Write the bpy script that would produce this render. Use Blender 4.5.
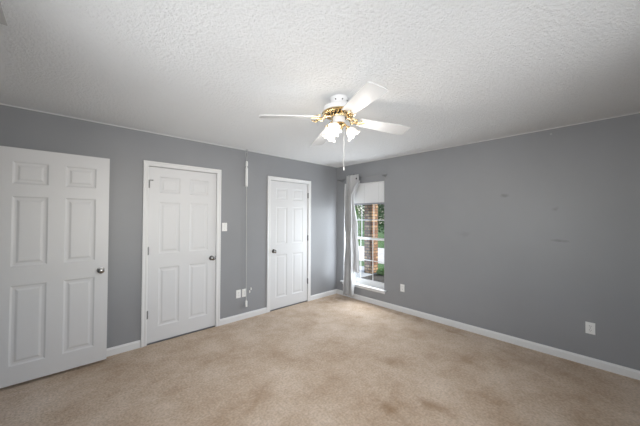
import bpy, bmesh, math, random
from mathutils import Vector, Matrix
random.seed(7)
for _o in list(bpy.data.objects):
    bpy.data.objects.remove(_o)
SC = bpy.context.scene
COL = SC.collection
PI = math.pi

# ------------------------------------------------------------------ camera
cd = bpy.data.cameras.new('camera'); cam = bpy.data.objects.new('camera', cd); COL.objects.link(cam)
cd.sensor_width = 36.0; cd.sensor_fit = 'HORIZONTAL'; cd.lens = 269.524 / 640 * 36
cd.clip_start = 0.02; cd.clip_end = 300
cR = Vector((0.72939565, -0.68407888, 0.00425217)); cU = Vector((-0.01421413, -0.00894072, 0.999859)); cF = Vector((0.6839444, 0.72935324, 0.01624491))
M4 = Matrix.Identity(4)
for i in range(3):
    M4[i][0] = cR[i]; M4[i][1] = cU[i]; M4[i][2] = -cF[i]
M4.translation = Vector((-3.81947, -3.59640, 1.46431))
cam.matrix_world = M4
SC.camera = cam

E_BACK, E_LEFT, E_SIDE, E_FAN = 26, 26.5, 37, 3.5
# ------------------------------------------------------------------ world, sun, large lights, exposure
SC.view_settings.view_transform = 'Standard'; SC.view_settings.look = 'None'
SC.view_settings.gamma = 1.0; SC.view_settings.use_curve_mapping = False
SC.view_settings.exposure = 0.0
wd = bpy.data.worlds.new('world'); SC.world = wd; wd.use_nodes = True
wn = wd.node_tree; bgn = wn.nodes['Background']
sky = wn.nodes.new('ShaderNodeTexSky'); sky.sky_type = 'NISHITA'
sky.sun_disc = False; sky.sun_elevation = math.radians(45); sky.sun_rotation = math.radians(170)
wn.links.new(sky.outputs[0], bgn.inputs[0]); bgn.inputs[1].default_value = 0.28

def look(o, d):
    o.rotation_euler = Vector(d).to_track_quat('-Z', 'Y').to_euler()
sd = bpy.data.lights.new('sun', 'SUN'); sun = bpy.data.objects.new('sun', sd); COL.objects.link(sun)
sd.energy = 4.5; sd.angle = math.radians(0.6); sd.color = (1, .95, .86); look(sun, (-0.12, .72, -.70))

def area(name, loc, d, sx, sy, e, c=(1, 1, 1)):
    l = bpy.data.lights.new(name, 'AREA'); l.shape = 'RECTANGLE'; l.size = sx; l.size_y = sy; l.energy = e; l.color = c
    o = bpy.data.objects.new(name, l); COL.objects.link(o); o.location = loc; look(o, d); return o
# fill light at the added unseen back and left windows; daylight at the small window
bw = area('fill_back_window', (-2.80, -4.42, 1.52), (0.06, 1, 0.06), 2.2, 1.25, E_BACK, (0.965, 0.98, 1.0)); bw.data.spread = math.radians(120)
lw = area('fill_left_window', (-4.42, -2.75, 1.52), (1, 0.32, 0.08), 1.6, 1.15, E_LEFT, (0.965, 0.98, 1.0)); lw.data.spread = math.radians(120)
area('daylight_side_window', (0.015, -0.64, 0.99), (-1, 0, 0), 0.82, 1.36, E_SIDE, (0.86, 0.93, 1.0))

# ------------------------------------------------------------------ material helpers
def new_mat(name):
    m = bpy.data.materials.new(name); m.use_nodes = True
    nt = m.node_tree; b = nt.nodes['Principled BSDF']; return m, nt, b
def mat(name, col, rough=.5, metal=0, spec=.5, bump=None, var=0.0, vscale=3.0, emit=None, es=0):
    m, nt, b = new_mat(name)
    b.inputs['Base Color'].default_value = (*col, 1); b.inputs['Roughness'].default_value = rough
    b.inputs['Metallic'].default_value = metal; b.inputs['Specular IOR Level'].default_value = spec
    tc = nt.nodes.new('ShaderNodeTexCoord')
    if var:
        n = nt.nodes.new('ShaderNodeTexNoise'); n.inputs['Scale'].default_value = vscale; n.inputs['Detail'].default_value = 5
        nt.links.new(tc.outputs['Object'], n.inputs['Vector'])
        r = nt.nodes.new('ShaderNodeValToRGB')
        r.color_ramp.elements[0].position = .3; r.color_ramp.elements[1].position = .7
        r.color_ramp.elements[0].color = (*[c * (1 - var) for c in col], 1); r.color_ramp.elements[1].color = (*[min(1, c * (1 + var)) for c in col], 1)
        nt.links.new(n.outputs['Fac'], r.inputs[0]); nt.links.new(r.outputs[0], b.inputs['Base Color'])
    if bump:
        sc, st, dist = bump
        n = nt.nodes.new('ShaderNodeTexNoise'); n.inputs['Scale'].default_value = sc; n.inputs['Detail'].default_value = 4
        nt.links.new(tc.outputs['Object'], n.inputs['Vector'])
        bp = nt.nodes.new('ShaderNodeBump'); bp.inputs['Strength'].default_value = st; bp.inputs['Distance'].default_value = dist
        nt.links.new(n.outputs['Fac'], bp.inputs['Height']); nt.links.new(bp.outputs[0], b.inputs['Normal'])
    if emit:
        b.inputs['Emission Color'].default_value = (*emit, 1); b.inputs['Emission Strength'].default_value = es
    return m
def spots(m, spotlist, col, wob=14.0):
    """mix irregular stains of a colour into the base colour, in object (world) coordinates"""
    nt = m.node_tree; b = nt.nodes['Principled BSDF']
    tc = nt.nodes.new('ShaderNodeTexCoord')
    nz = nt.nodes.new('ShaderNodeTexNoise'); nz.inputs['Scale'].default_value = wob; nz.inputs['Detail'].default_value = 5
    nt.links.new(tc.outputs['Object'], nz.inputs['Vector'])
    for (p, r, s) in spotlist:
        sub = nt.nodes.new('ShaderNodeVectorMath'); sub.operation = 'SUBTRACT'; sub.inputs[1].default_value = p
        nt.links.new(tc.outputs['Object'], sub.inputs[0])
        scn = nt.nodes.new('ShaderNodeVectorMath'); scn.operation = 'DIVIDE'; scn.inputs[1].default_value = r
        nt.links.new(sub.outputs[0], scn.inputs[0])
        ln = nt.nodes.new('ShaderNodeVectorMath'); ln.operation = 'LENGTH'; nt.links.new(scn.outputs[0], ln.inputs[0])
        ad = nt.nodes.new('ShaderNodeMath'); ad.operation = 'MULTIPLY_ADD'; ad.inputs[1].default_value = 2.4
        nt.links.new(nz.outputs['Fac'], ad.inputs[0]); nt.links.new(ln.outputs['Value'], ad.inputs[2])
        mr = nt.nodes.new('ShaderNodeMapRange'); mr.inputs['From Min'].default_value = 1.2; mr.inputs['From Max'].default_value = 2.1
        mr.inputs['To Min'].default_value = s; mr.inputs['To Max'].default_value = 0
        nt.links.new(ad.outputs[0], mr.inputs['Value'])
        mx = nt.nodes.new('ShaderNodeMix'); mx.data_type = 'RGBA'; mx.inputs[7].default_value = (*col, 1)
        if b.inputs['Base Color'].is_linked:
            nt.links.new(b.inputs['Base Color'].links[0].from_socket, mx.inputs[6])
        else:
            mx.inputs[6].default_value = b.inputs['Base Color'].default_value
        nt.links.new(mr.outputs[0], mx.inputs[0]); nt.links.new(mx.outputs[2], b.inputs['Base Color'])

M = {}
M['wall'] = mat('grey_wall_paint', (.280, .286, .296), .42, spec=.42, bump=(160, .22, .004), var=.03, vscale=1.5)
M['wall_marked'] = mat('grey_wall_paint_scuffed', (.280, .286, .296), .42, spec=.42, bump=(160, .22, .004), var=.03, vscale=1.5)
spots(M['wall_marked'], [((0, -2.76, 1.73), (.05, .07, .03), .45), ((0, -3.212, 1.565), (.05, .03, .03), .45),
                         ((0, -3.25, 1.224), (.05, .09, .02), .5), ((0, -2.3, 1.25), (.05, .12, .05), .15)], (.12, .12, .122), 18)
spots(M['wall_marked'], [((0, -3.185, 2.38), (.05, .012, .012), .9)], (.6, .6, .6), 5)
M['trim'] = mat('white_trim_paint', (.72, .72, .715), .35, bump=(40, .05, .002))
M['door'] = mat('white_door_paint', (.67, .672, .675), .38, bump=(90, .08, .002))
M['white'] = mat('white_plastic', (.82, .82, .80), .4)
M['enamel'] = mat('white_fan_enamel', (.74, .735, .73), .3)
M['blade'] = mat('white_fan_blade', (.60, .598, .59), .35, bump=(60, .05, .001))
M['dark'] = mat('dark_slot', (.02, .02, .02), .7)
M['brass'] = mat('polished_brass', (.76, .60, .34), .18, 1, bump=(35, .2, .004))
M['nickel'] = mat('brushed_nickel', (.30, .29, .28), .25, 1)
M['steel'] = mat('dull_steel', (.30, .30, .30), .4, .9)
M['cloth'] = mat('pale_grey_curtain', (.54, .54, .54), .85, spec=.1, bump=(220, .3, .003), var=.06, vscale=9)
M['lining'] = mat('white_curtain_lining', (.90, .90, .90), .85, spec=.1)
M['blind'] = mat('white_vinyl_blind', (.86, .86, .86), .45)
M['rail'] = mat('grey_blind_rail', (.28, .29, .31), .5)
M['vent'] = mat('grey_vent_metal', (.5, .5, .49), .5, bump=(60, .1, .002))
M['cord'] = mat('pale_cord', (.50, .50, .49), .6); M['hinge'] = mat('grey_hinge_metal', (.20, .20, .20), .4, .7)

def translucent(m, fac, col):
    nt = m.node_tree; b = nt.nodes['Principled BSDF']; out = nt.nodes['Material Output']
    t = nt.nodes.new('ShaderNodeBsdfTranslucent'); t.inputs[0].default_value = (*col, 1)
    mx = nt.nodes.new('ShaderNodeMixShader'); mx.inputs[0].default_value = fac
    nt.links.new(b.outputs[0], mx.inputs[1]); nt.links.new(t.outputs[0], mx.inputs[2]); nt.links.new(mx.outputs[0], out.inputs[0])
translucent(M['cloth'], .12, (.7, .7, .72)); translucent(M['lining'], .4, (.9, .9, .9)); translucent(M['blind'], .12, (.9, .9, .9))

# ceiling: stippled popcorn texture
def ceiling_mat():
    m, nt, b = new_mat('popcorn_ceiling'); b.inputs['Base Color'].default_value = (.88, .89, .89, 1); b.inputs['Roughness'].default_value = .9
    b.inputs['Specular IOR Level'].default_value = .15
    tc = nt.nodes.new('ShaderNodeTexCoord'); n = nt.nodes.new('ShaderNodeTexNoise'); n.inputs['Scale'].default_value = 56; n.inputs['Detail'].default_value = 7; n.inputs['Roughness'].default_value = .7
    nt.links.new(tc.outputs['Object'], n.inputs['Vector'])
    bp = nt.nodes.new('ShaderNodeBump'); bp.inputs['Strength'].default_value = .9; bp.inputs['Distance'].default_value = .026
    nt.links.new(n.outputs['Fac'], bp.inputs['Height']); nt.links.new(bp.outputs[0], b.inputs['Normal'])
    return m
M['ceiling'] = ceiling_mat()

def carpet_mat():
    m, nt, b = new_mat('beige_carpet'); b.inputs['Roughness'].default_value = 1; b.inputs['Specular IOR Level'].default_value = .05
    b.inputs['Sheen Weight'].default_value = .1
    tc = nt.nodes.new('ShaderNodeTexCoord')
    n1 = nt.nodes.new('ShaderNodeTexNoise'); n1.inputs['Scale'].default_value = 2.2; n1.inputs['Detail'].default_value = 12; n1.inputs['Roughness'].default_value = .72; n1.inputs['Distortion'].default_value = .1
    n2 = nt.nodes.new('ShaderNodeTexNoise'); n2.inputs['Scale'].default_value = 55; n2.inputs['Detail'].default_value = 3
    for n in (n1, n2): nt.links.new(tc.outputs['Object'], n.inputs['Vector'])
    r = nt.nodes.new('ShaderNodeValToRGB'); e = r.color_ramp.elements
    e[0].position = .30; e[0].color = (.40, .285, .19, 1); e[1].position = .68; e[1].color = (.64, .53, .43, 1)
    k = e.new(.50); k.color = (.53, .415, .315, 1)
    nt.links.new(n1.outputs['Fac'], r.inputs[0])
    r2 = nt.nodes.new('ShaderNodeMapRange'); r2.inputs['From Min'].default_value = .3; r2.inputs['From Max'].default_value = .7; r2.inputs['To Min'].default_value = .82; r2.inputs['To Max'].default_value = 1.14
    nt.links.new(n2.outputs['Fac'], r2.inputs['Value'])
    mx = nt.nodes.new('ShaderNodeMix'); mx.data_type = 'RGBA'; mx.blend_type = 'MULTIPLY'; mx.inputs[0].default_value = 1
    nt.links.new(r.outputs[0], mx.inputs[6]); nt.links.new(r2.outputs[0], mx.inputs[7]); nt.links.new(mx.outputs[2], b.inputs['Base Color'])
    bp = nt.nodes.new('ShaderNodeBump'); bp.inputs['Strength'].default_value = .6; bp.inputs['Distance'].default_value = .01
    nt.links.new(n2.outputs['Fac'], bp.inputs['Height']); nt.links.new(bp.outputs[0], b.inputs['Normal'])
    return m
M['carpet'] = carpet_mat()
spots(M['carpet'], [((-.16, -2.253, 0), (.10, .16, 1), .7), ((-.8, -2.557, 0), (.16, .12, 1), .3), ((-2.0, -2.456, 0), (.10, .16, 1), .6),
                    ((-1.72, -2.654, 0), (.08, .2, 1), .55), ((-1.417, -2.067, 0), (.14, .2, 1), .22), ((-.1, -1.5, 0), (.12, .6, 1), .4),
                    ((-.35, -.25, 0), (.35, .2, 1), .45), ((-1.0, -2.3, 0), (.3, .12, 1), .25), ((-.3, -3.1, 0), (.3, .5, 1), .3)], (.25, .15, .075), 9)

def brick_mat(name, rows_scale=1.0):
    m, nt, b = new_mat(name); b.inputs['Roughness'].default_value = .9
    g = nt.nodes.new('ShaderNodeNewGeometry'); sx = nt.nodes.new('ShaderNodeSeparateXYZ'); nt.links.new(g.outputs['Position'], sx.inputs[0])
    ad = nt.nodes.new('ShaderNodeMath'); ad.operation = 'ADD'; nt.links.new(sx.outputs[0], ad.inputs[0]); nt.links.new(sx.outputs[1], ad.inputs[1])
    cx = nt.nodes.new('ShaderNodeCombineXYZ'); nt.links.new(ad.outputs[0], cx.inputs[0]); nt.links.new(sx.outputs[2], cx.inputs[1])
    br = nt.nodes.new('ShaderNodeTexBrick'); br.inputs['Scale'].default_value = 1
    br.inputs['Brick Width'].default_value = .21; br.inputs['Row Height'].default_value = .10; br.inputs['Mortar Size'].default_value = .016
    br.inputs['Color1'].default_value = (.20, .085, .05, 1); br.inputs['Color2'].default_value = (.52, .33, .17, 1); br.inputs['Mortar'].default_value = (.13, .09, .06, 1)
    nt.links.new(cx.outputs[0], br.inputs['Vector']); nt.links.new(br.outputs[0], b.inputs['Base Color'])
    return m
M['brick'] = brick_mat('red_brown_brick')
M['glass'] = bpy.data.materials.new('window_glass'); M['glass'].use_nodes = True
def _glass():
    nt = M['glass'].node_tree; nt.nodes.clear()
    o = nt.nodes.new('ShaderNodeOutputMaterial'); t = nt.nodes.new('ShaderNodeBsdfTransparent'); g = nt.nodes.new('ShaderNodeBsdfGlossy'); g.inputs['Roughness'].default_value = .02
    mx = nt.nodes.new('ShaderNodeMixShader'); f = nt.nodes.new('ShaderNodeFresnel'); f.inputs[0].default_value = 1.3
    nt.links.new(f.outputs[0], mx.inputs[0]); nt.links.new(t.outputs[0], mx.inputs[1]); nt.links.new(g.outputs[0], mx.inputs[2]); nt.links.new(mx.outputs[0], o.inputs[0])
_glass()
M['shade'] = mat('frosted_lit_glass', (.95, .93, .90), .35, emit=(1.0, .84, .66), es=.5)
M['bulb'] = mat('lit_bulb', (1, 1, 1), .3, emit=(1.0, .88, .7), es=5)
M['lawn'] = mat('lawn_grass', (.085, .165, .05), .95, var=.35, vscale=6, bump=(40, .6, .05))
M['concrete'] = mat('pale_concrete', (.62, .60, .56), .9, var=.08, vscale=2)
M['porch'] = mat('porch_slab', (.42, .45, .47), .85, var=.06, vscale=2)
M['mulch'] = mat('dark_mulch', (.07, .065, .055), 1, var=.5, vscale=25, bump=(30, .8, .05))
M['bark'] = mat('tree_bark', (.10, .07, .05), .95, var=.3, vscale=12)
LEAF = [mat('dark_leaves', (.035, .085, .03), .7, var=.4, vscale=3), mat('mid_leaves', (.07, .16, .04), .7, var=.4, vscale=3), mat('pale_leaves', (.13, .25, .07), .7, var=.35, vscale=3)]
for l in LEAF: translucent(l, .3, (.15, .3, .05))

# ------------------------------------------------------------------ mesh helpers
def obj(name, bm, m, parent=None, smooth=False, loc=None):
    me = bpy.data.meshes.new(name); bmesh.ops.recalc_face_normals(bm, faces=bm.faces)
    bm.to_mesh(me); bm.free()
    if m: me.materials.append(m)
    if smooth:
        for p in me.polygons: p.use_smooth = True
        try: me.set_sharp_from_angle(angle=math.radians(38))
        except Exception: pass
    o = bpy.data.objects.new(name, me); COL.objects.link(o)
    if parent: o.parent = parent
    if loc: o.location = loc
    return o
def box(bm, a, b, bev=0):
    x0, y0, z0 = [min(a[i], b[i]) for i in range(3)]; x1, y1, z1 = [max(a[i], b[i]) for i in range(3)]
    vs = [bm.verts.new(v) for v in ((x0, y0, z0), (x1, y0, z0), (x1, y1, z0), (x0, y1, z0), (x0, y0, z1), (x1, y0, z1), (x1, y1, z1), (x0, y1, z1))]
    fs = [bm.faces.new([vs[i] for i in f]) for f in ((0, 3, 2, 1), (4, 5, 6, 7), (0, 1, 5, 4), (1, 2, 6, 5), (2, 3, 7, 6), (3, 0, 4, 7))]
    if bev:
        es = list({e for f in fs for e in f.edges})
        bmesh.ops.bevel(bm, geom=es, offset=bev, segments=2, affect='EDGES', profile=.5)
    return bm
def bx(a, b, bev=0): return box(bmesh.new(), a, b, bev)
def lathe(bm, prof, seg=32, mtx=None, caps=True, ruff=None):
    mtx = mtx or Matrix.Identity(4); rings = []
    for k, (r, z) in enumerate(prof):
        ring = []
        for i in range(seg):
            a = 2 * PI * i / seg; rr = r; zz = z
            if ruff: rr, zz = ruff(k, a, r, z)
            ring.append(bm.verts.new(mtx @ Vector((rr * math.cos(a), rr * math.sin(a), zz))))
        rings.append(ring)
    for A, B in zip(rings, rings[1:]):
        for i in range(seg): bm.faces.new((A[i], A[(i + 1) % seg], B[(i + 1) % seg], B[i]))
    if caps: bm.faces.new(rings[0][::-1]); bm.faces.new(rings[-1])
    return bm
def tube(bm, pts, r, seg=8, caps=True):
    pts = [Vector(p) for p in pts]; rings = []; prev = None
    for i, p in enumerate(pts):
        t = ((pts[min(i + 1, len(pts) - 1)]) - pts[max(i - 1, 0)]).normalized()
        if prev is None:
            u = t.orthogonal().normalized()
        else:
            u = (prev - t * prev.dot(t)).normalized()
        prev = u; v = t.cross(u); rr = r[i] if isinstance(r, (list, tuple)) else r
        rings.append([bm.verts.new(p + (u * math.cos(2 * PI * k / seg) + v * math.sin(2 * PI * k / seg)) * rr) for k in range(seg)])
    for A, B in zip(rings, rings[1:]):
        for k in range(seg): bm.faces.new((A[k], A[(k + 1) % seg], B[(k + 1) % seg], B[k]))
    if caps: bm.faces.new(rings[0][::-1]); bm.faces.new(rings[-1])
    return bm
def thing(name, label, cat, loc=(0, 0, 0), group=None, kind=None):
    o = bpy.data.objects.new(name, None); COL.objects.link(o); o.location = loc; o.empty_display_size = .05
    if kind: o['kind'] = kind
    if label: o['label'] = label
    if cat: o['category'] = cat
    if group: o['group'] = group
    return o
def tag(o, label, cat, group=None, kind=None):
    o['label'] = label; o['category'] = cat
    if group: o['group'] = group
    if kind: o['kind'] = kind
    return o
def struct(name, bm, m, label=None, smooth=False, cat=None):
    o = obj(name, bm, m, None, smooth); o['kind'] = 'structure'
    if label: o['label'] = label
    if cat: o['category'] = cat
    return o
def dup(root, loc, label):
    r = root.copy(); COL.objects.link(r); r.location = loc; r['label'] = label
    for ch in list(root.children):
        c = ch.copy(); COL.objects.link(c); c.parent = r
        for g in list(ch.children):
            d = g.copy(); COL.objects.link(d); d.parent = c
    return r

# ------------------------------------------------------------------ room shell
CH = 2.44; XL = -4.30; YB = -4.30
_fb = bx((XL - 1.4, -1.52, -.12), (XL - .12, .0, 0)); box(_fb, (XL - .12, YB - .14, -.12), (.0, .0, 0))
struct('floor', _fb, M['carpet'], 'beige stained carpet covering the whole room', cat='floor')
struct('ceiling', bx((XL - 1.4, YB - .3, CH), (.9, .3, CH + .14)), M['ceiling'], 'white popcorn textured ceiling above the fan', cat='ceiling')
# wall_far (y = 0): closed doors sit in shallow recesses
D2 = (-3.145, -2.352); D3 = (-1.512, -.732); DT = 2.052
b = bmesh.new(); box(b, (XL - .14, .055, -.12), (0.14, .16, CH))
def front_slab(b, x0, x1, holes, top):
    x = x0
    for h0, h1 in holes:
        box(b, (x, 0, -.12), (h0, .055, CH)); box(b, (h0, 0, top), (h1, .055, CH)); x = h1
    box(b, (x, 0, -.12), (x1, .055, CH))
front_slab(b, XL - .14, 0.14, [D2, D3], DT)
struct('wall_far', b, M['wall'], 'grey painted wall with the two closed white doors', cat='wall')
# wall_right (x = 0) with the window opening
WY0, WY1, WZ0, WZ1 = -1.075, -.205, .275, 2.08
b = bmesh.new()
box(b, (0, YB - .14, -.12), (.16, WY0, CH)); box(b, (0, WY1, -.12), (.16, 0.0, CH))
box(b, (0, WY0, -.12), (.16, WY1, WZ0 - .02)); box(b, (0, WY0, WZ1), (.16, WY1, CH))
struct('wall_right', b, M['wall_marked'], 'grey wall on the right with a few scuff marks', cat='wall')
# wall_left with the doorway that the open door belongs to, and the hall behind it
b = bmesh.new()
box(b, (XL - .12, YB - .14, -.12), (XL, -3.58, CH)); box(b, (XL - .12, -1.92, -.12), (XL, -.905, CH))
box(b, (XL - .12, -3.58, -.12), (XL, -1.92, .90)); box(b, (XL - .12, -3.58, 2.12), (XL, -1.92, CH)); box(b, (XL - .12, -.905, 2.07), (XL, -.105, CH)); box(b, (XL - .12, -.105, -.12), (XL, 0, CH))
struct('wall_left', b, M['wall'])
b = bx((XL - 1.4, -1.4, -.12), (XL - 1.28, .0, CH)); box(b, (XL - 1.4, -1.52, -.12), (XL - .12, -1.4, CH))
struct('wall_hall', b, M['wall'])
# wall_back with a wide unseen window, added to light the room
BX0, BX1, BZ0, BZ1 = -3.92, -1.68, .86, 2.18
b = bmesh.new()
box(b, (XL - .12, YB - .12, -.12), (BX0, YB, CH)); box(b, (BX1, YB - .12, -.12), (.0, YB, CH))
box(b, (BX0, YB - .12, -.12), (BX1, YB, BZ0)); box(b, (BX0, YB - .12, BZ1), (BX1, YB, CH))
struct('wall_back', b, M['wall'])
b = bmesh.new()
for a, c in (((BX0, BZ0), (BX1, BZ0 + .04)), ((BX0, BZ1 - .04), (BX1, BZ1)), ((BX0, BZ0), (BX0 + .04, BZ1)), ((BX1 - .04, BZ0), (BX1, BZ1)), ((-2.82, BZ0), (-2.78, BZ1))):
    box(b, (a[0], YB - .10, a[1]), (c[0], YB - .05, c[1]))
struct('added_window_2', b, M['trim'], 'wide white framed window added behind the camera to light the room', cat='window')
b = bmesh.new()
for a, c in (((-3.58, .90), (-1.92, .94)), ((-3.58, 2.08), (-1.92, 2.12)), ((-3.58, .90), (-3.54, 2.12)), ((-1.96, .90), (-1.92, 2.12)), ((-2.77, .90), (-2.73, 2.12))):
    box(b, (XL - .10, a[0], a[1]), (XL - .05, c[0], c[1]))
struct('added_window_3', b, M['trim'], 'white framed window added in the left wall to light the right wall', cat='window')  # unseen window, added for frontal light on the right wall
# roof over the house; unseen back eaves deepened to keep sun out
struct('roof', bx((XL - 1.6, YB - 3.6, CH + .14), (.9, .6, CH + .3)), M['trim'])

# baseboards (moulded top), extruded profile
def baseboard(name, p0, p1, n, h=.082, t=.014):
    p0 = Vector((*p0, 0)); p1 = Vector((*p1, 0)); n = Vector((*n, 0)); b = bmesh.new()
    prof = [(0, 0), (t, 0), (t, h * .78), (t * .7, h * .86), (t * .55, h * .97), (t * .3, h), (0, h)]
    A = [b.verts.new(p0 + n * u + Vector((0, 0, z))) for u, z in prof]; B = [b.verts.new(p1 + n * u + Vector((0, 0, z))) for u, z in prof]
    for i in range(len(prof)): j = (i + 1) % len(prof); b.faces.new((A[i], A[j], B[j], B[i]))
    b.faces.new(A[::-1]); b.faces.new(B)
    return struct(name, b, M['trim'])
CW = .056   # casing width
baseboard('baseboard_far', (XL, 0), (D2[0] - CW, 0), (0, -1))
baseboard('baseboard_far_middle', (D2[1] + CW, 0), (D3[0] - CW, 0), (0, -1))
baseboard('baseboard_far_corner', (D3[1] + CW, 0), (0, 0), (0, -1))
baseboard('baseboard_right', (0, 0), (0, YB), (-1, 0))
baseboard('baseboard_left', (XL, -.96), (XL, YB), (1, 0))
# thin bead of caulk and trim where walls meet the ceiling
struct('trim_1', bx((XL, -.005, CH - .007), (0, 0, CH)), M['trim'])
struct('trim_2', bx((-.005, YB, CH - .006), (0, -.007, CH)), M['trim'])

def casing(name, x0, x1, top, label):
    """moulded door casing on the far wall round an opening"""
    b = bmesh.new(); w = CW
    prof = [(0, 0), (0, .010), (.012, .014), (.030, .012), (.046, .017), (w, .017), (w, 0)]
    path = [(x0 + .004, 0, -1, 0), (x0 + .004, top - .004, -1, 1), (x1 - .004, top - .004, 1, 1), (x1 - .004, 0, 1, 0)]
    rings = []
    for (x, z, dx, dz) in path:
        rings.append([b.verts.new((x + dx * u, -v, z + dz * u)) for u, v in prof])
    for A, B in zip(rings, rings[1:]):
        for i in range(len(prof)):
            j = (i + 1) % len(prof); b.faces.new((A[i], A[j], B[j], B[i]))
    b.faces.new(rings[0][::-1]); b.faces.new(rings[-1])
    # jamb lining inside the opening
    box(b, (x0, -.001, 0), (x0 + .004, .054, top)); box(b, (x1 - .004, -.001, 0), (x1, .054, top)); box(b, (x0, -.001, top - .004), (x1, .054, top))
    return struct(name, b, M['trim'], label, cat='door trim')
casing('trim_3', *D2, DT, 'white casing round the closed door left of the light switch')
casing('trim_4', *D3, DT, 'white casing round the closed door nearest the window corner')
b = bmesh.new()
for a, c in (((XL, -.961, 0), (XL + .016, -.905, 2.126)), ((XL, -.105, 0), (XL + .016, -.05, 2.126)), ((XL, -.905, 2.07), (XL + .016, -.105, 2.126))): box(b, a, c)
struct('trim_5', b, M['trim'])

# ------------------------------------------------------------------ six-panel doors
def panel_leaf(w, h, t, z0=0.0):
    """leaf with front face at y=0 looking to -y, x from 0 to w"""
    b = bmesh.new()
    s = w / .76
    cols = [(.105 * s, .325 * s), (.435 * s, .658 * s)]; rows = [(.185, .867), (1.03, 1.636), (1.742, 1.937)]
    xs = [0, cols[0][0], cols[0][1], cols[1][0], cols[1][1], w]; zs = [z0, rows[0][0], rows[0][1], rows[1][0], rows[1][1], rows[2][0], rows[2][1], h]
    for side, y, d in ((-1, 0.0, 1), (1, t, -1)):
        for i in range(5):
            for j in range(7):
                x0, x1, za, zb = xs[i], xs[i + 1], zs[j], zs[j + 1]
                if i in (1, 3) and j in (1, 3, 5):
                    loops = []
                    for ins, dep in ((0, 0), (.006, .003), (.012, .006), (.020, .0068), (.030, .0068), (.044, .0025), (.048, .002)):
                        loops.append([b.verts.new((px, y + d * dep, pz)) for px, pz in ((x0 + ins, za + ins), (x1 - ins, za + ins), (x1 - ins, zb - ins), (x0 + ins, zb - ins))])
                    for A, B in zip(loops, loops[1:]):
                        for k in range(4): b.faces.new((A[k], A[(k + 1) % 4], B[(k + 1) % 4], B[k]))
                    b.faces.new(loops[-1])
                else:
                    b.faces.new([b.verts.new(v) for v in ((x0, y, za), (x1, y, za), (x1, y, zb), (x0, y, zb))])
    for f in (((0, 0, z0), (w, 0, z0), (w, t, z0), (0, t, z0)), ((0, 0, h), (w, 0, h), (w, t, h), (0, t, h)), ((0, 0, z0), (0, t, z0), (0, t, h), (0, 0, h)), ((w, 0, z0), (w, t, z0), (w, t, h), (w, 0, h))):
        b.faces.new([b.verts.new(v) for v in f])
    bmesh.ops.remove_doubles(b, verts=b.verts, dist=1e-5)
    return b
def knob_mesh(b, x, z, y=0.0, s=-1):
    m = Matrix.Translation((x, y, z)) @ Matrix.Rotation(PI / 2 if s < 0 else -PI / 2, 4, 'X')
    lathe(b, [(.0315, 0), (.0315, .004), (.027, .009), (.013, .011), (.011, .030), (.016, .036), (.024, .044), (.0275, .052), (.0265, .060), (.019, .066), (.006, .068)], 24, m)
def hinge_mesh(b, x, z, y):
    for k in range(5): lathe(b, [(.0085, k * .018), (.0085, k * .018 + .0172)], 10, Matrix.Translation((x, y, z - .045)))
    lathe(b, [(.0045, -.004), (.0045, .094)], 8, Matrix.Translation((x, y, z - .045)))
    box(b, (x - .012, y + .004, z - .045), (x + .012, y + .008, z + .045))
def door(name, x0, w, ytop, z0, h, knob_x, hinges, hinge_x, label, knobz=.928, both=False, latch_x=None):
    root = thing(name, label, 'door', (x0, ytop, 0), kind='structure')
    t = .035
    leaf = obj('door_leaf', panel_leaf(w, h, t, z0), M['door'], root)
    b = bmesh.new(); knob_mesh(b, knob_x, knobz)
    if both: knob_mesh(b, knob_x, knobz, t, 1)
    k = obj('door_knob', b, M['nickel'], root, True); k['label'] = 'round brushed nickel knob'
    for z in hinges:
        b = bmesh.new(); hinge_mesh(b, hinge_x, z, -.010); obj('hinge', b, M['hinge'], root, True)
    if latch_x is not None:
        obj('latch_plate', bx((latch_x - .002, .006, knobz - .028), (latch_x + .0015, .028, knobz + .028)), M['steel'], root)
    return root
door('door_2', D2[0] + .007, D2[1] - D2[0] - .014, .006, .016, DT - .009, .722, (1.84, 1.072, .344), -.004,
     'closed white six-panel door with its knob on the right, beside light switch', .92)
door('door_3', D3[0] + .007, D3[1] - D3[0] - .014, .006, .016, DT - .009, .062, (1.844, 1.103, .353), D3[1] - D3[0] - .010,
     'closed white six-panel door nearest the window corner, knob on the left', .93)
d1 = door('door_1', -4.272, .762, -.12, .026, 2.054, .705, (1.84, 1.1, .35), -.004,
     'open white six-panel door folded back against the wall, far left', .928, True, .7615)
# dark strike plates at the jamb
obj('strike_plate', bx((.7735, -.007, .895), (.778, .010, .945)), M['dark'], bpy.data.objects['door_2'])
obj('strike_plate', bx((.002, -.0065, .905), (.0055, .010, .955)), M['steel'], bpy.data.objects['door_3'])
tl = bmesh.new(); tube(tl, [(.004, -.012, 1.885), (.030, -.020, 1.885)], .004, 8); tube(tl, [(.030, -.020, 1.885), (.038, -.022, 1.885)], .007, 8)
obj('hinge_stop', tl, M['steel'], bpy.data.objects['door_2'], True)

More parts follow.
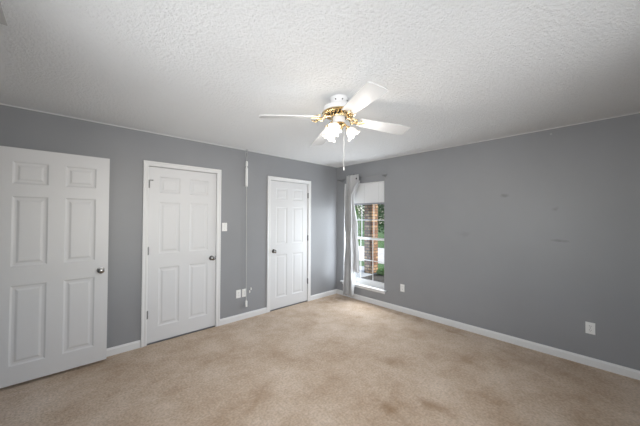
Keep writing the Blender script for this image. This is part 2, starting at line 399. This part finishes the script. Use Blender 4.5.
# ------------------------------------------------------------------ window_1
win = thing('window_1', 'tall white framed window in the right wall behind the curtain', 'window', (0, 0, 0), kind='structure')
b = bmesh.new(); F0, F1 = .085, .15; fw = .036
box(b, (F0, WY0, WZ0), (F1, WY0 + fw, WZ1)); box(b, (F0, WY1 - fw, WZ0), (F1, WY1, WZ1))
box(b, (F0, WY0, WZ1 - fw), (F1, WY1, WZ1)); box(b, (F0, WY0, WZ0), (F1, WY1, WZ0 + .03))
obj('window_frame', b, M['trim'], win)
gy0, gy1 = WY0 + fw, WY1 - fw
def sash(za, zb, xs, rows, railb, railt, st=.012):
    b = bmesh.new(); x0, x1 = xs
    box(b, (x0, gy0, za), (x1, gy1, za + railb)); box(b, (x0, gy0, zb - railt), (x1, gy1, zb))
    box(b, (x0, gy0, za), (x1, gy0 + st, zb)); box(b, (x0, gy1 - st, za), (x1, gy1, zb))
    s = obj('sash', b, M['trim'], win)
    b = bmesh.new()
    for yy in (-.512, -.777): box(b, (x0 + .008, yy - .006, za + railb), (x1 - .008, yy + .006, zb - railt))
    for zz in rows: box(b, (x0 + .0085, gy0 + st, zz - .006), (x1 - .0085, gy1 - st, zz + .006))
    obj('muntin', b, M['trim'], s)
    xm = (x0 + x1) / 2
    obj('pane', bx((xm - .002, gy0 + st, za + railb), (xm + .002, gy1 - st, zb - railt)), M['glass'], s)
sash(.305, 1.105, (.090, .112), (.705,), .055, .035)
sash(1.075, 2.045, (.118, .140), (1.420, 1.735), .035, .04)
b = bx((.0, WY0 + .0005, WZ0 - .02), (.088, WY1 - .0005, WZ0))
box(b, (-.045, WY0 - .045, WZ0 - .024), (0.0, WY1 + .075, WZ0), .004)
obj('window_stool', b, M['trim'], win)
obj('window_apron', bx((-.014, WY0 - .018, WZ0 - .062), (0, WY1 + .05, WZ0 - .024), .003), M['trim'], win)

# blind, partly raised
bl = thing('window_blind', 'white horizontal mini blind raised to the upper part of the window', 'blind', (.045, (WY0 + WY1) / 2, WZ1))
hw = (WY1 - WY0) / 2 - .008
obj('headrail', bx((-.018, -hw, -.028), (.018, hw, -.001), .002), M['blind'], bl)
b = bmesh.new(); z = -.036
while z > -.355:
    v = [b.verts.new(q) for q in ((-.006, -hw, z + .0105), (-.006, hw, z + .0105), (.004, hw, z - .0105), (.004, -hw, z - .0105))]
    v2 = [b.verts.new(q.co + Vector((.0008, 0, 0))) for q in v]
    b.faces.new(v); b.faces.new(v2[::-1])
    for i in range(4): b.faces.new((v[i], v[(i + 1) % 4], v2[(i + 1) % 4], v2[i]))
    z -= .0185
obj('slats', b, M['blind'], bl)
obj('bottom_rail', bx((-.012, -hw, -.388), (.012, hw, -.360), .003), M['rail'], bl)
b = bmesh.new()
for yy in (-.30, 0, .30):
    b = bmesh.new(); tube(b, [(-.010, yy, -.02), (-.010, yy, -.37)], .0012, 6)
    obj('ladder_cord', b, M['cord'], bl)

# curtain rod
RX, RZ = -.085, 2.164
rod = thing('curtain_rod', 'thin grey metal curtain rod mounted above the window', 'curtain rod', (0, 0, 0))
b = bmesh.new(); tube(b, [(RX, -.125, RZ + .003), (RX, -1.135, RZ)], .0075, 12); obj('rod', b, M['steel'], rod, True)
for yy, s in ((-.125, 1), (-1.135, -1)):
    b = bmesh.new(); m = Matrix.Translation((RX, yy, RZ)) @ Matrix.Rotation(-s * PI / 2, 4, 'X')
    lathe(b, [(.009, -.004), (.012, .002), (.008, .008), (.015, .018), (.016, .026), (.010, .034), (.003, .038)], 14, m); obj('finial', b, M['steel'], rod, True)
for yy in (-.165, -1.10):
    b = bx((-.004, yy - .012, RZ - .035), (0, yy + .012, RZ + .03)); tube(b, [(-.003, yy, RZ - .012), (-.05, yy, RZ - .014), (RX, yy, RZ - .011), (RX - .012, yy, RZ + .004)], .005, 8)
    obj('bracket', b, M['steel'], rod)

# curtain: one gathered panel, pulled tight near the top, falling to the floor
cur = thing('curtain', 'pale grey curtain panel gathered at the left side of the window', 'curtain', (0, 0, 0))
def lerp(a, b, t): return a + (b - a) * t
def row_at(rows, z):
    for A, B in zip(rows, rows[1:]):
        if A[0] >= z >= B[0]:
            t = (A[0] - z) / (A[0] - B[0]); t = t * t * (3 - 2 * t)
            return [lerp(A[k], B[k], t) for k in range(1, len(A))]
    return list(rows[-1][1:])
def sheet(b, rows, nf, cx, nz=60, ns=110, ph=0.0, t=.0015, diag=0.0):
    z0, z1 = rows[0][0], rows[-1][0]; grid = []
    for j in range(nz + 1):
        z = lerp(z0, z1, j / nz); yl, yr, amp = row_at(rows, z); ring = []
        for i in range(ns + 1):
            s = i / ns; w = s + diag * .05 * math.sin(3 * z + 6 * s)
            y = lerp(yl, yr, s) + .004 * math.sin(11 * z + 9 * s)
            x = cx + amp * (math.sin(2 * PI * nf * w + ph + .5 * math.sin(2.1 * z)) + .35 * math.sin(2 * PI * nf * 2.3 * w + 1.3 * z + ph))
            ring.append(b.verts.new((x, y, z + (.006 * math.sin(2 * PI * nf * w) if j in (0, nz) else 0))))
        grid.append(ring)
    for A, B in zip(grid, grid[1:]):
        for i in range(ns): b.faces.new((A[i], A[i + 1], B[i + 1], B[i]))
b = bmesh.new()
sheet(b, [(2.222, -.345, -.640, .010), (2.13, -.345, -.650, .013), (1.97, -.338, -.535, .026), (1.84, -.345, -.470, .026), (1.55, -.345, -.480, .030), (1.1, -.340, -.500, .033), (.6, -.320, -.520, .036), (.075, -.295, -.520, .036)], 5, -.114, diag=1)
main = obj('curtain_panel', b, M['cloth'], cur, True)
sm = main.modifiers.new('thick', 'SOLIDIFY'); sm.thickness = .0025
b = bmesh.new()
sheet(b, [(2.12, -.50, -.632, .006), (1.97, -.46, -.540, .008), (1.84, -.42, -.484, .010), (1.3, -.43, -.560, .012), (.9, -.45, -.592, .012), (.49, -.47, -.612, .013)], 2, -.072, ns=40, ph=1)
fl = obj('curtain_fold', b, M['cloth'], cur, True); fl['label'] = 'shorter free edge of the curtain ending at the sill'
s2 = fl.modifiers.new('thick', 'SOLIDIFY'); s2.thickness = .0025
b = bmesh.new()
sheet(b, [(2.085, -.262, -.325, .003), (1.8, -.262, -.325, .004), (.9, -.250, -.308, .005), (.07, -.232, -.285, .005)], 1, -.070, ns=30)
ln = obj('curtain_lining', b, M['lining'], cur, True); ln['label'] = 'bright white lining strip along the left edge'
s3 = ln.modifiers.new('thick', 'SOLIDIFY'); s3.thickness = .002
b = bmesh.new(); lathe(b, [(.013, -.003), (.016, 0), (.013, .003)], 16, Matrix.Translation((-.122, -.585, 2.150)) @ Matrix.Rotation(PI / 2, 4, 'Y'))
obj('grommet', b, M['dark'], cur, True)

# ------------------------------------------------------------------ outlets and switch
def outlet(name, label, loc, rot, group=None):
    r = thing(name, label, 'outlet', loc, group); r.rotation_euler = (0, 0, rot)
    obj('cover_plate', bx((-.035, -.006, -.057), (.035, 0, .057), .002), M['white'], r)
    for dz in (-.0195, .0195):
        b = bmesh.new(); lathe(b, [(.0165, 0), (.0165, .0025)], 24, Matrix.Translation((0, -.0055, dz)) @ Matrix.Rotation(PI / 2, 4, 'X'))
        s = obj('socket', b, M['white'], r)
        b = bmesh.new(); box(b, (-.0075, -.0085, dz - .001), (-.0050, -.0078, dz + .008)); box(b, (.0050, -.0085, dz - .001), (.0075, -.0078, dz + .007)); box(b, (-.002, -.0085, dz - .010), (.002, -.0078, dz - .006))
        obj('slot', b, M['dark'], s)
    b = bmesh.new(); lathe(b, [(.003, 0), (.003, .001)], 10, Matrix.Translation((0, -.006, 0)) @ Matrix.Rotation(PI / 2, 4, 'X')); obj('screw', b, M['steel'], r)
    return r
o1 = outlet('wall_outlet', 'white duplex outlet, left of the pair low beside the closed door', (-2.030, 0, .372), 0, 'duplex outlets')
dup(o1, (-1.940, 0, .372), 'white duplex outlet, right of the low pair, beneath the hanging cord')
o3 = outlet('wall_outlet', 'white duplex outlet low on right wall just beside the window', (0, -1.406, .372), -PI / 2, 'duplex outlets')
dup(o3, (0, -3.470, .372), 'white duplex outlet low on the bare right wall far from the window')
sw = thing('light_switch', 'white toggle light switch between the two closed doors', 'switch', (-2.243, 0, 1.327))
obj('switch_plate', bx((-.035, -.006, -.057), (.035, 0, .057), .002), M['white'], sw)
b = bx((-.005, -.0075, -.012), (.005, -.005, .012)); box(b, (-.0035, -.016, -.001), (.0035, -.006, .008), .001); obj('toggle', b, M['white'], sw)
b = bmesh.new()
for dz in (-.03, .03):
    b = bmesh.new(); lathe(b, [(.003, 0), (.003, .001)], 10, Matrix.Translation((0, -.006, dz)) @ Matrix.Rotation(PI / 2, 4, 'X'))
    obj('screw', b, M['steel'], sw)

# ------------------------------------------------------------------ cord hanging from a ceiling hook
hc = thing('hanging_cord', 'thin pale cord hanging from a ceiling hook with a white tube socket', 'cord', (-1.93, -.022, 0))
b = bmesh.new(); lathe(b, [(.02, 2.434), (.02, 2.4395)], 16); tube(b, [(0, 0, 2.436), (0, 0, 2.425), (.012, 0, 2.415), (.010, 0, 2.402), (-.004, 0, 2.398), (-.012, 0, 2.406)], .003, 8)
obj('ceiling_hook', b, M['cord'], hc, True)
b = bmesh.new(); tube(b, [(-.028, 0, 2.43), (-.022, 0, 2.38), (-.006, 0, 2.32), (0, 0, 2.275)], .0025, 6); tube(b, [(.010, 0, 2.405), (.016, 0, 2.36), (.006, 0, 2.31), (0, 0, 2.275)], .0025, 6)
tube(b, [(0, 0, 1.92), (.003, 0, 1.4), (.006, 0, .8), (.010, 0, .26)], .0048, 8); obj('cord', b, M['cord'], hc, True)
b = bmesh.new(); lathe(b, [(.010, 2.200), (.016, 2.205), (.016, 2.268), (.006, 2.278)], 16); obj('cord_cap', b, M['white'], hc, True)
b = bmesh.new(); lathe(b, [(.014, 1.908), (.018, 1.912), (.018, 2.165), (.013, 2.18), (.006, 2.202)], 16); obj('lamp_tube', b, M['white'], hc, True)
b = bx((-.004, -.014, .172), (.026, .012, .258), .004); tube(b, [(.011, 0, .255), (.010, 0, .275)], .006, 8); obj('plug', b, M['white'], hc)
c1 = obj('cable_clip', bx((-.008, -.010, -.016), (.008, 0, .016), .003), M['white'], loc=(-1.856, 0, .374)); tag(c1, 'tiny white wall clip, the lower one just right of the outlet pair', 'clip', 'tiny wall clips')
c2 = c1.copy(); COL.objects.link(c2); c2.location = (-1.835, 0, .412); c2['label'] = 'tiny white wall clip, the upper one just right of the outlet pair'

# ------------------------------------------------------------------ ceiling vent
vt = thing('ceiling_vent', 'grey slatted air vent on the ceiling, top left corner', 'vent', (-4.155, -1.68, CH))
b = bmesh.new()
for a, c in (((-.10, -.165), (.10, -.14)), ((-.10, .14), (.10, .165)), ((-.10, -.14), (-.075, .14)), ((.075, -.14), (.10, .14))): box(b, (a[0], a[1], -.008), (c[0], c[1], 0))
obj('vent_frame', b, M['vent'], vt)
b = bmesh.new()
for k in range(9):
    x = -.068 + k * .017; v = [b.verts.new(q) for q in ((x, -.14, -.001), (x, .14, -.001), (x + .012, .14, -.008), (x + .012, -.14, -.008))]; b.faces.new(v)
    b.faces.new([b.verts.new(q.co + Vector((.001, 0, -.0005))) for q in v[::-1]])
obj('slats', b, M['vent'], vt)

# ------------------------------------------------------------------ ceiling fan
FX, FY, ZB, FR = -2.207, -2.10, 2.235, .643
fan = thing('ceiling_fan', 'white and brass ceiling fan with four blades and lit glass shades', 'ceiling fan', (FX, FY, CH))
def Z(z): return z - CH
b = bmesh.new(); lathe(b, [(.074, Z(2.4395)), (.074, Z(2.425)), (.068, Z(2.405)), (.064, Z(2.385)), (.066, Z(2.375))], 40); obj('canopy', b, M['enamel'], fan, True)
b = bmesh.new()
for a in (200, 245, 290):
    b = bmesh.new(); lathe(b, [(.005, 0), (.005, .008)], 10, Matrix.Rotation(math.radians(a), 4, 'Z') @ Matrix.Translation((.066, 0, Z(2.408))) @ Matrix.Rotation(PI / 2, 4, 'Y'))
    obj('canopy_screw', b, M['dark'], fan)
b = bmesh.new(); lathe(b, [(.060, Z(2.382)), (.095, Z(2.376)), (.120, Z(2.366)), (.128, Z(2.352)), (.126, Z(2.336)), (.130, Z(2.332)), (.130, Z(2.322)), (.100, Z(2.312))], 48); obj('motor_housing', b, M['enamel'], fan, True)
# brass band: pierced scrollwork ring
b = bmesh.new(); lathe(b, [(.112, Z(2.322)), (.135, Z(2.321)), (.140, Z(2.313)), (.134, Z(2.305)), (.120, Z(2.302)), (.112, Z(2.306))], 48, caps=False)
lathe(b, [(.060, Z(2.290)), (.072, Z(2.286)), (.070, Z(2.280)), (.056, Z(2.280)), (.054, Z(2.290))], 40, caps=False)
for k in range(20):
    a = 2 * PI * k / 20; c, s = math.cos(a), math.sin(a); pts = []
    for i in range(13):
        t = i / 12; rr = lerp(.128, .066, t); zz = lerp(Z(2.308), Z(2.285), t ** 1.3) - .006 * math.sin(PI * t); off = .011 * math.sin(2 * PI * t)
        pts.append((rr * c - off * s, rr * s + off * c, zz))
    tube(b, pts, .0042, 6)
    tube(b, [(.104 * c + .010 * math.cos(q) * c - .010 * math.sin(q) * s, .104 * s + .010 * math.cos(q) * s + .010 * math.sin(q) * c, Z(2.297)) for q in [i * PI / 4 for i in range(9)]], .003, 5)
obj('brass_band', b, M['brass'], fan, True)
b = bmesh.new(); lathe(b, [(.104, Z(2.318)), (.102, Z(2.306)), (.058, Z(2.296)), (.050, Z(2.290))], 40); obj('flywheel', b, M['dark'], fan, True)
b = bmesh.new(); lathe(b, [(.044, Z(2.292)), (.050, Z(2.288)), (.052, Z(2.250)), (.052, Z(2.236)), (.040, Z(2.230))], 36); obj('switch_housing', b, M['enamel'], fan, True)
A0 = math.degrees(2.695)
pitch = math.radians(11.5); ZR = 2.264
for k in range(4):
    az = math.radians(A0 - 90 * k)
    R = Matrix.Rotation(az, 4, 'Z')
    r0, r1 = .178, FR
    P = R @ Matrix.Translation((r0, 0, Z(ZR))) @ Matrix.Rotation(math.atan2((.048, .046, .030, .018)[k], r1 - r0), 4, 'Y') @ Matrix.Rotation(-pitch, 4, 'X') @ Matrix.Translation((-r0, 0, 0))
    # outline: tapered root, widening, rounded tip
    out = []
    def half(t): return lerp(.052, .071, min(1, t * 1.25))
    N = 14; top = []; bot = []
    for i in range(N + 1):
        t = i / N; x = lerp(r0, r1 - .035, t); top.append((x, half(t))); bot.append((x, -half(t)))
    tip = [(r1 - .035 + .035 * math.cos(q) ** .6, half(1) * (abs(math.sin(q)) ** .55) * (1 if q > 0 else -1)) for q in [math.radians(v) for v in (70, 50, 30, 14)]]
    tip2 = [(x, -y) for x, y in tip[::-1]]
    out = bot + [(x, -y) for x, y in tip] + tip[::-1] + top[::-1]
    b = bmesh.new(); lo = [b.verts.new(P @ Vector((x, y, -.003))) for x, y in out]; hi = [b.verts.new(P @ Vector((x, y, .003))) for x, y in out]
    b.faces.new(lo[::-1]); b.faces.new(hi)
    for i in range(len(out)): j = (i + 1) % len(out); b.faces.new((lo[i], lo[j], hi[j], hi[i]))
    obj('blade', b, M['blade'], fan)
    # ornate brass blade iron: two curling arms, crossbar and leaf plate under the blade root
    b = bmesh.new()
    def L(x, y, z): return R @ Vector((x, y, Z(ZR) + z))
    for s in (-1, 1):
        tube(b, [L(.060, .012 * s, .026), L(.095, .022 * s, .020), L(.120, .036 * s, .006), L(.145, .030 * s, -.004), L(.160, .012 * s, -.010), L(.180, .024 * s, -.011 + .005 * s), L(.205, .042 * s, -.012 + .009 * s), L(.226, .028 * s, -.012 + .006 * s)], [.006, .006, .0055, .0055, .006, .006, .0055, .004], 8)
        tube(b, [L(.135 + .014 * math.cos(q), s * (.044 + .012 * math.sin(q)), -.004) for q in [i * PI / 4 for i in range(8)]], .004, 6)
        tube(b, [L(.184 + .012 * math.cos(q), s * (.046 + .010 * math.sin(q)), -.011 + s * .009) for q in [i * PI / 4 for i in range(8)]], .004, 6)
    tube(b, [L(.060, 0, .024), L(.105, 0, .014), L(.145, 0, -.004), L(.185, 0, -.012), L(.236, 0, -.013)], [.007, .006, .006, .007, .004], 8)
    for (x, y) in ((.200, 0), (.193, .03), (.193, -.03)):
        lathe(b, [(.007, -.010), (.007, -.004)], 10, P @ Matrix.Translation((x, y, 0)))
    obj('blade_bracket', b, M['brass'], fan, True)
# light kit
b = bmesh.new(); lathe(b, [(.030, Z(2.236)), (.050, Z(2.232)), (.056, Z(2.222)), (.050, Z(2.212)), (.034, Z(2.203)), (.030, Z(2.190)), (.018, Z(2.178)), (.008, Z(2.170)), (.004, Z(2.162))], 32); obj('light_fitter', b, M['brass'], fan, True)
def ruffle(k, a, r, z):
    f = [0, 0, .0, .02, .05, .09, .15, .20][min(k, 7)]
    return r * (1 + f * math.sin(6 * a)), z - f * .045 * math.cos(6 * a)
for az_d in (205, 325, 85):
    az = math.radians(az_d); R = Matrix.Rotation(az, 4, 'Z')
    b = bmesh.new(); p0 = Vector((.040, 0, Z(2.218)))
    tube(b, [R @ Vector(q) for q in ((.030, 0, Z(2.215)), (.052, 0, Z(2.222)), (.068, 0, Z(2.216)), (.076, 0, Z(2.200)))], .007, 10)
    S = R @ Matrix.Translation((.072, 0, Z(2.204))) @ Matrix.Rotation(math.radians(180 - 40), 4, 'Y') @ Matrix.Scale(.76, 4)
    lathe(b, [(.012, -.010), (.024, -.004), (.027, .006), (.025, .022)], 24, S)
    arm = obj('lamp_arm', b, M['brass'], fan, True)
    b = bmesh.new()
    lathe(b, [(.024, .016), (.034, .026), (.047, .044), (.053, .064), (.053, .082), (.055, .096), (.062, .108), (.068, .114)], 48, S, caps=False, ruff=ruffle)
    sh = obj('lamp_shade', b, M['shade'], fan, True); sh['label'] = 'lit frosted tulip glass shade with ruffled rim'
    so = sh.modifiers.new('thick', 'SOLIDIFY'); so.thickness = .002
    b = bmesh.new(); lathe(b, [(.008, .020), (.012, .030), (.022, .050), (.025, .066), (.021, .080), (.010, .088), (.002, .090)], 20, S); obj('bulb', b, M['bulb'], sh, True)
    ld = bpy.data.lights.new('fan_lamp', 'POINT'); ld.energy = E_FAN; ld.color = (1, .94, .87); ld.shadow_soft_size = .05
    lo = bpy.data.objects.new('fan_lamp', ld); COL.objects.link(lo); lo.location = Vector((FX, FY, CH)) + S @ Vector((0, 0, .155))
# pull chain with bead end
b = bmesh.new(); tube(b, [(.036, -.018, Z(2.205)), (.038, -.020, Z(2.19)), (.038, -.020, Z(1.875))], .0014, 6)
for i in range(34): lathe(b, [(.0008, -.0035), (.0024, 0), (.0008, .0035)], 6, Matrix.Translation((.038, -.020, Z(2.18 - i * .009))))
pc = obj('pull_chain', b, M['cord'], fan); b = bmesh.new(); lathe(b, [(.002, Z(1.880)), (.0045, Z(1.874)), (.0045, Z(1.856)), (.002, Z(1.850))], 12, Matrix.Translation((.038, -.020, 0))); obj('chain_knob', b, M['white'], pc, True)

# ------------------------------------------------------------------ outdoors, seen through the window
GZ = -.5
struct('ground', bx((4.9, -14, GZ - .3), (70, 60, GZ - .02)), M['lawn'], 'green lawn outside the window', cat='lawn')
struct('driveway', bx((6.05, -14, GZ - .05), (11.0, 60, GZ + .0)), M['concrete'], 'bright concrete driveway beyond the lawn strip', cat='driveway')
struct('planting_bed', bx((.16, -14, GZ - .3), (4.9, 2.0, GZ - .02)), M['mulch'], 'dark mulch bed below the window', cat='ground')
struct('porch_slab', bx((.16, 2.0, GZ - .3), (4.9, 9, GZ)), M['porch'], 'grey concrete porch slab under the brick column', cat='porch')
bc = thing('brick_column', 'square red-brown brick porch column seen through the window', 'column', (4.13, 2.20, GZ))
obj('shaft', bx((-.17, -.17, .0), (.17, .17, 3.2)), M['brick'], bc)
b = bx((-.19, -.19, 3.2), (.19, .19, 3.28)); obj('capital', b, M['trim'], bc)
struct('porch_roof', bx((.9, 1.4, 2.78), (4.9, 9, 2.95)), M['trim'])

def leaves(b, c, rad, n, size, rnd):
    for _ in range(n):
        while True:
            v = Vector((rnd.uniform(-1, 1), rnd.uniform(-1, 1), rnd.uniform(-1, 1)))
            if .35 < v.length < 1: break
        p = Vector(c) + Vector((v.x * rad[0], v.y * rad[1], v.z * rad[2]))
        d = Vector((rnd.gauss(0, 1), rnd.gauss(0, 1), rnd.gauss(0, .6))).normalized(); u = d.orthogonal().normalized(); s = size * rnd.uniform(.6, 1.3)
        b.faces.new([b.verts.new(p + d * s), b.verts.new(p + u * s * .42), b.verts.new(p - d * s), b.verts.new(p - u * s * .42)])
def tree(x, y, h, cr, m, label, seed):
    rnd = random.Random(seed); t = thing('tree', label, 'tree', (x, y, GZ - .02), 'trees beyond the driveway')
    b = bmesh.new(); tube(b, [(0, 0, -.1), (.05, .03, h * .2), (-.03, .06, h * .45), (0, 0, h * .8)], [.2, .16, .12, .04], 10)
    for k in range(5):
        a = rnd.uniform(0, 2 * PI); tube(b, [(0, 0, h * (.3 + .08 * k)), (math.cos(a) * cr * .6, math.sin(a) * cr * .6, h * (.45 + .09 * k))], [.07, .02], 7)
    obj('trunk', b, M['bark'], t, True)
    b = bmesh.new()
    for k in range(9):
        a = rnd.uniform(0, 2 * PI); q = rnd.uniform(0, .65) * cr
        leaves(b, (math.cos(a) * q, math.sin(a) * q, h * rnd.uniform(.16, .85)), (cr * .55, cr * .55, h * .2), 260, .17, rnd)
    me = bpy.data.meshes.new('crown'); b.to_mesh(me); b.free(); me.materials.append(m)
    o = bpy.data.objects.new('crown', me); COL.objects.link(o); o.parent = t
tree(13.3, 11.9, 6.5, 1.8, LEAF[1], 'nearest mid green tree, just right of the curtain through the window', 1)
tree(19.5, 13.0, 8.0, 2.5, LEAF[0], 'dark tree standing behind the brick column', 2)
tree(17.3, 10.0, 6.0, 1.9, LEAF[0], 'dark green tree seen right of the brick column', 3)
tree(21.5, 17.0, 9.0, 2.6, LEAF[0], 'dark tree farthest away, showing between the curtain and the brick column', 4)
def shrub(x, y, r, h, m, label, seed, z=GZ - .02):
    rnd = random.Random(seed); t = thing('shrub', label, 'shrub', (x, y, z))
    b = bmesh.new()
    for k in range(6):
        a = k * PI / 3; tube(b, [(0, 0, -.02), (math.cos(a) * r * .5, math.sin(a) * r * .5, h * .7)], [.012, .005], 5)
    obj('stem', b, M['bark'], t)
    b = bmesh.new(); leaves(b, (0, 0, h * .55), (r, r, h * .5), 420, .05, rnd)
    me = bpy.data.meshes.new('foliage'); b.to_mesh(me); b.free(); me.materials.append(m)
    o = bpy.data.objects.new('foliage', me); COL.objects.link(o); o.parent = t
shrub(4.12, 1.72, .20, .22, LEAF[1], 'low green shrub in the dark bed just right of the brick column', 11)
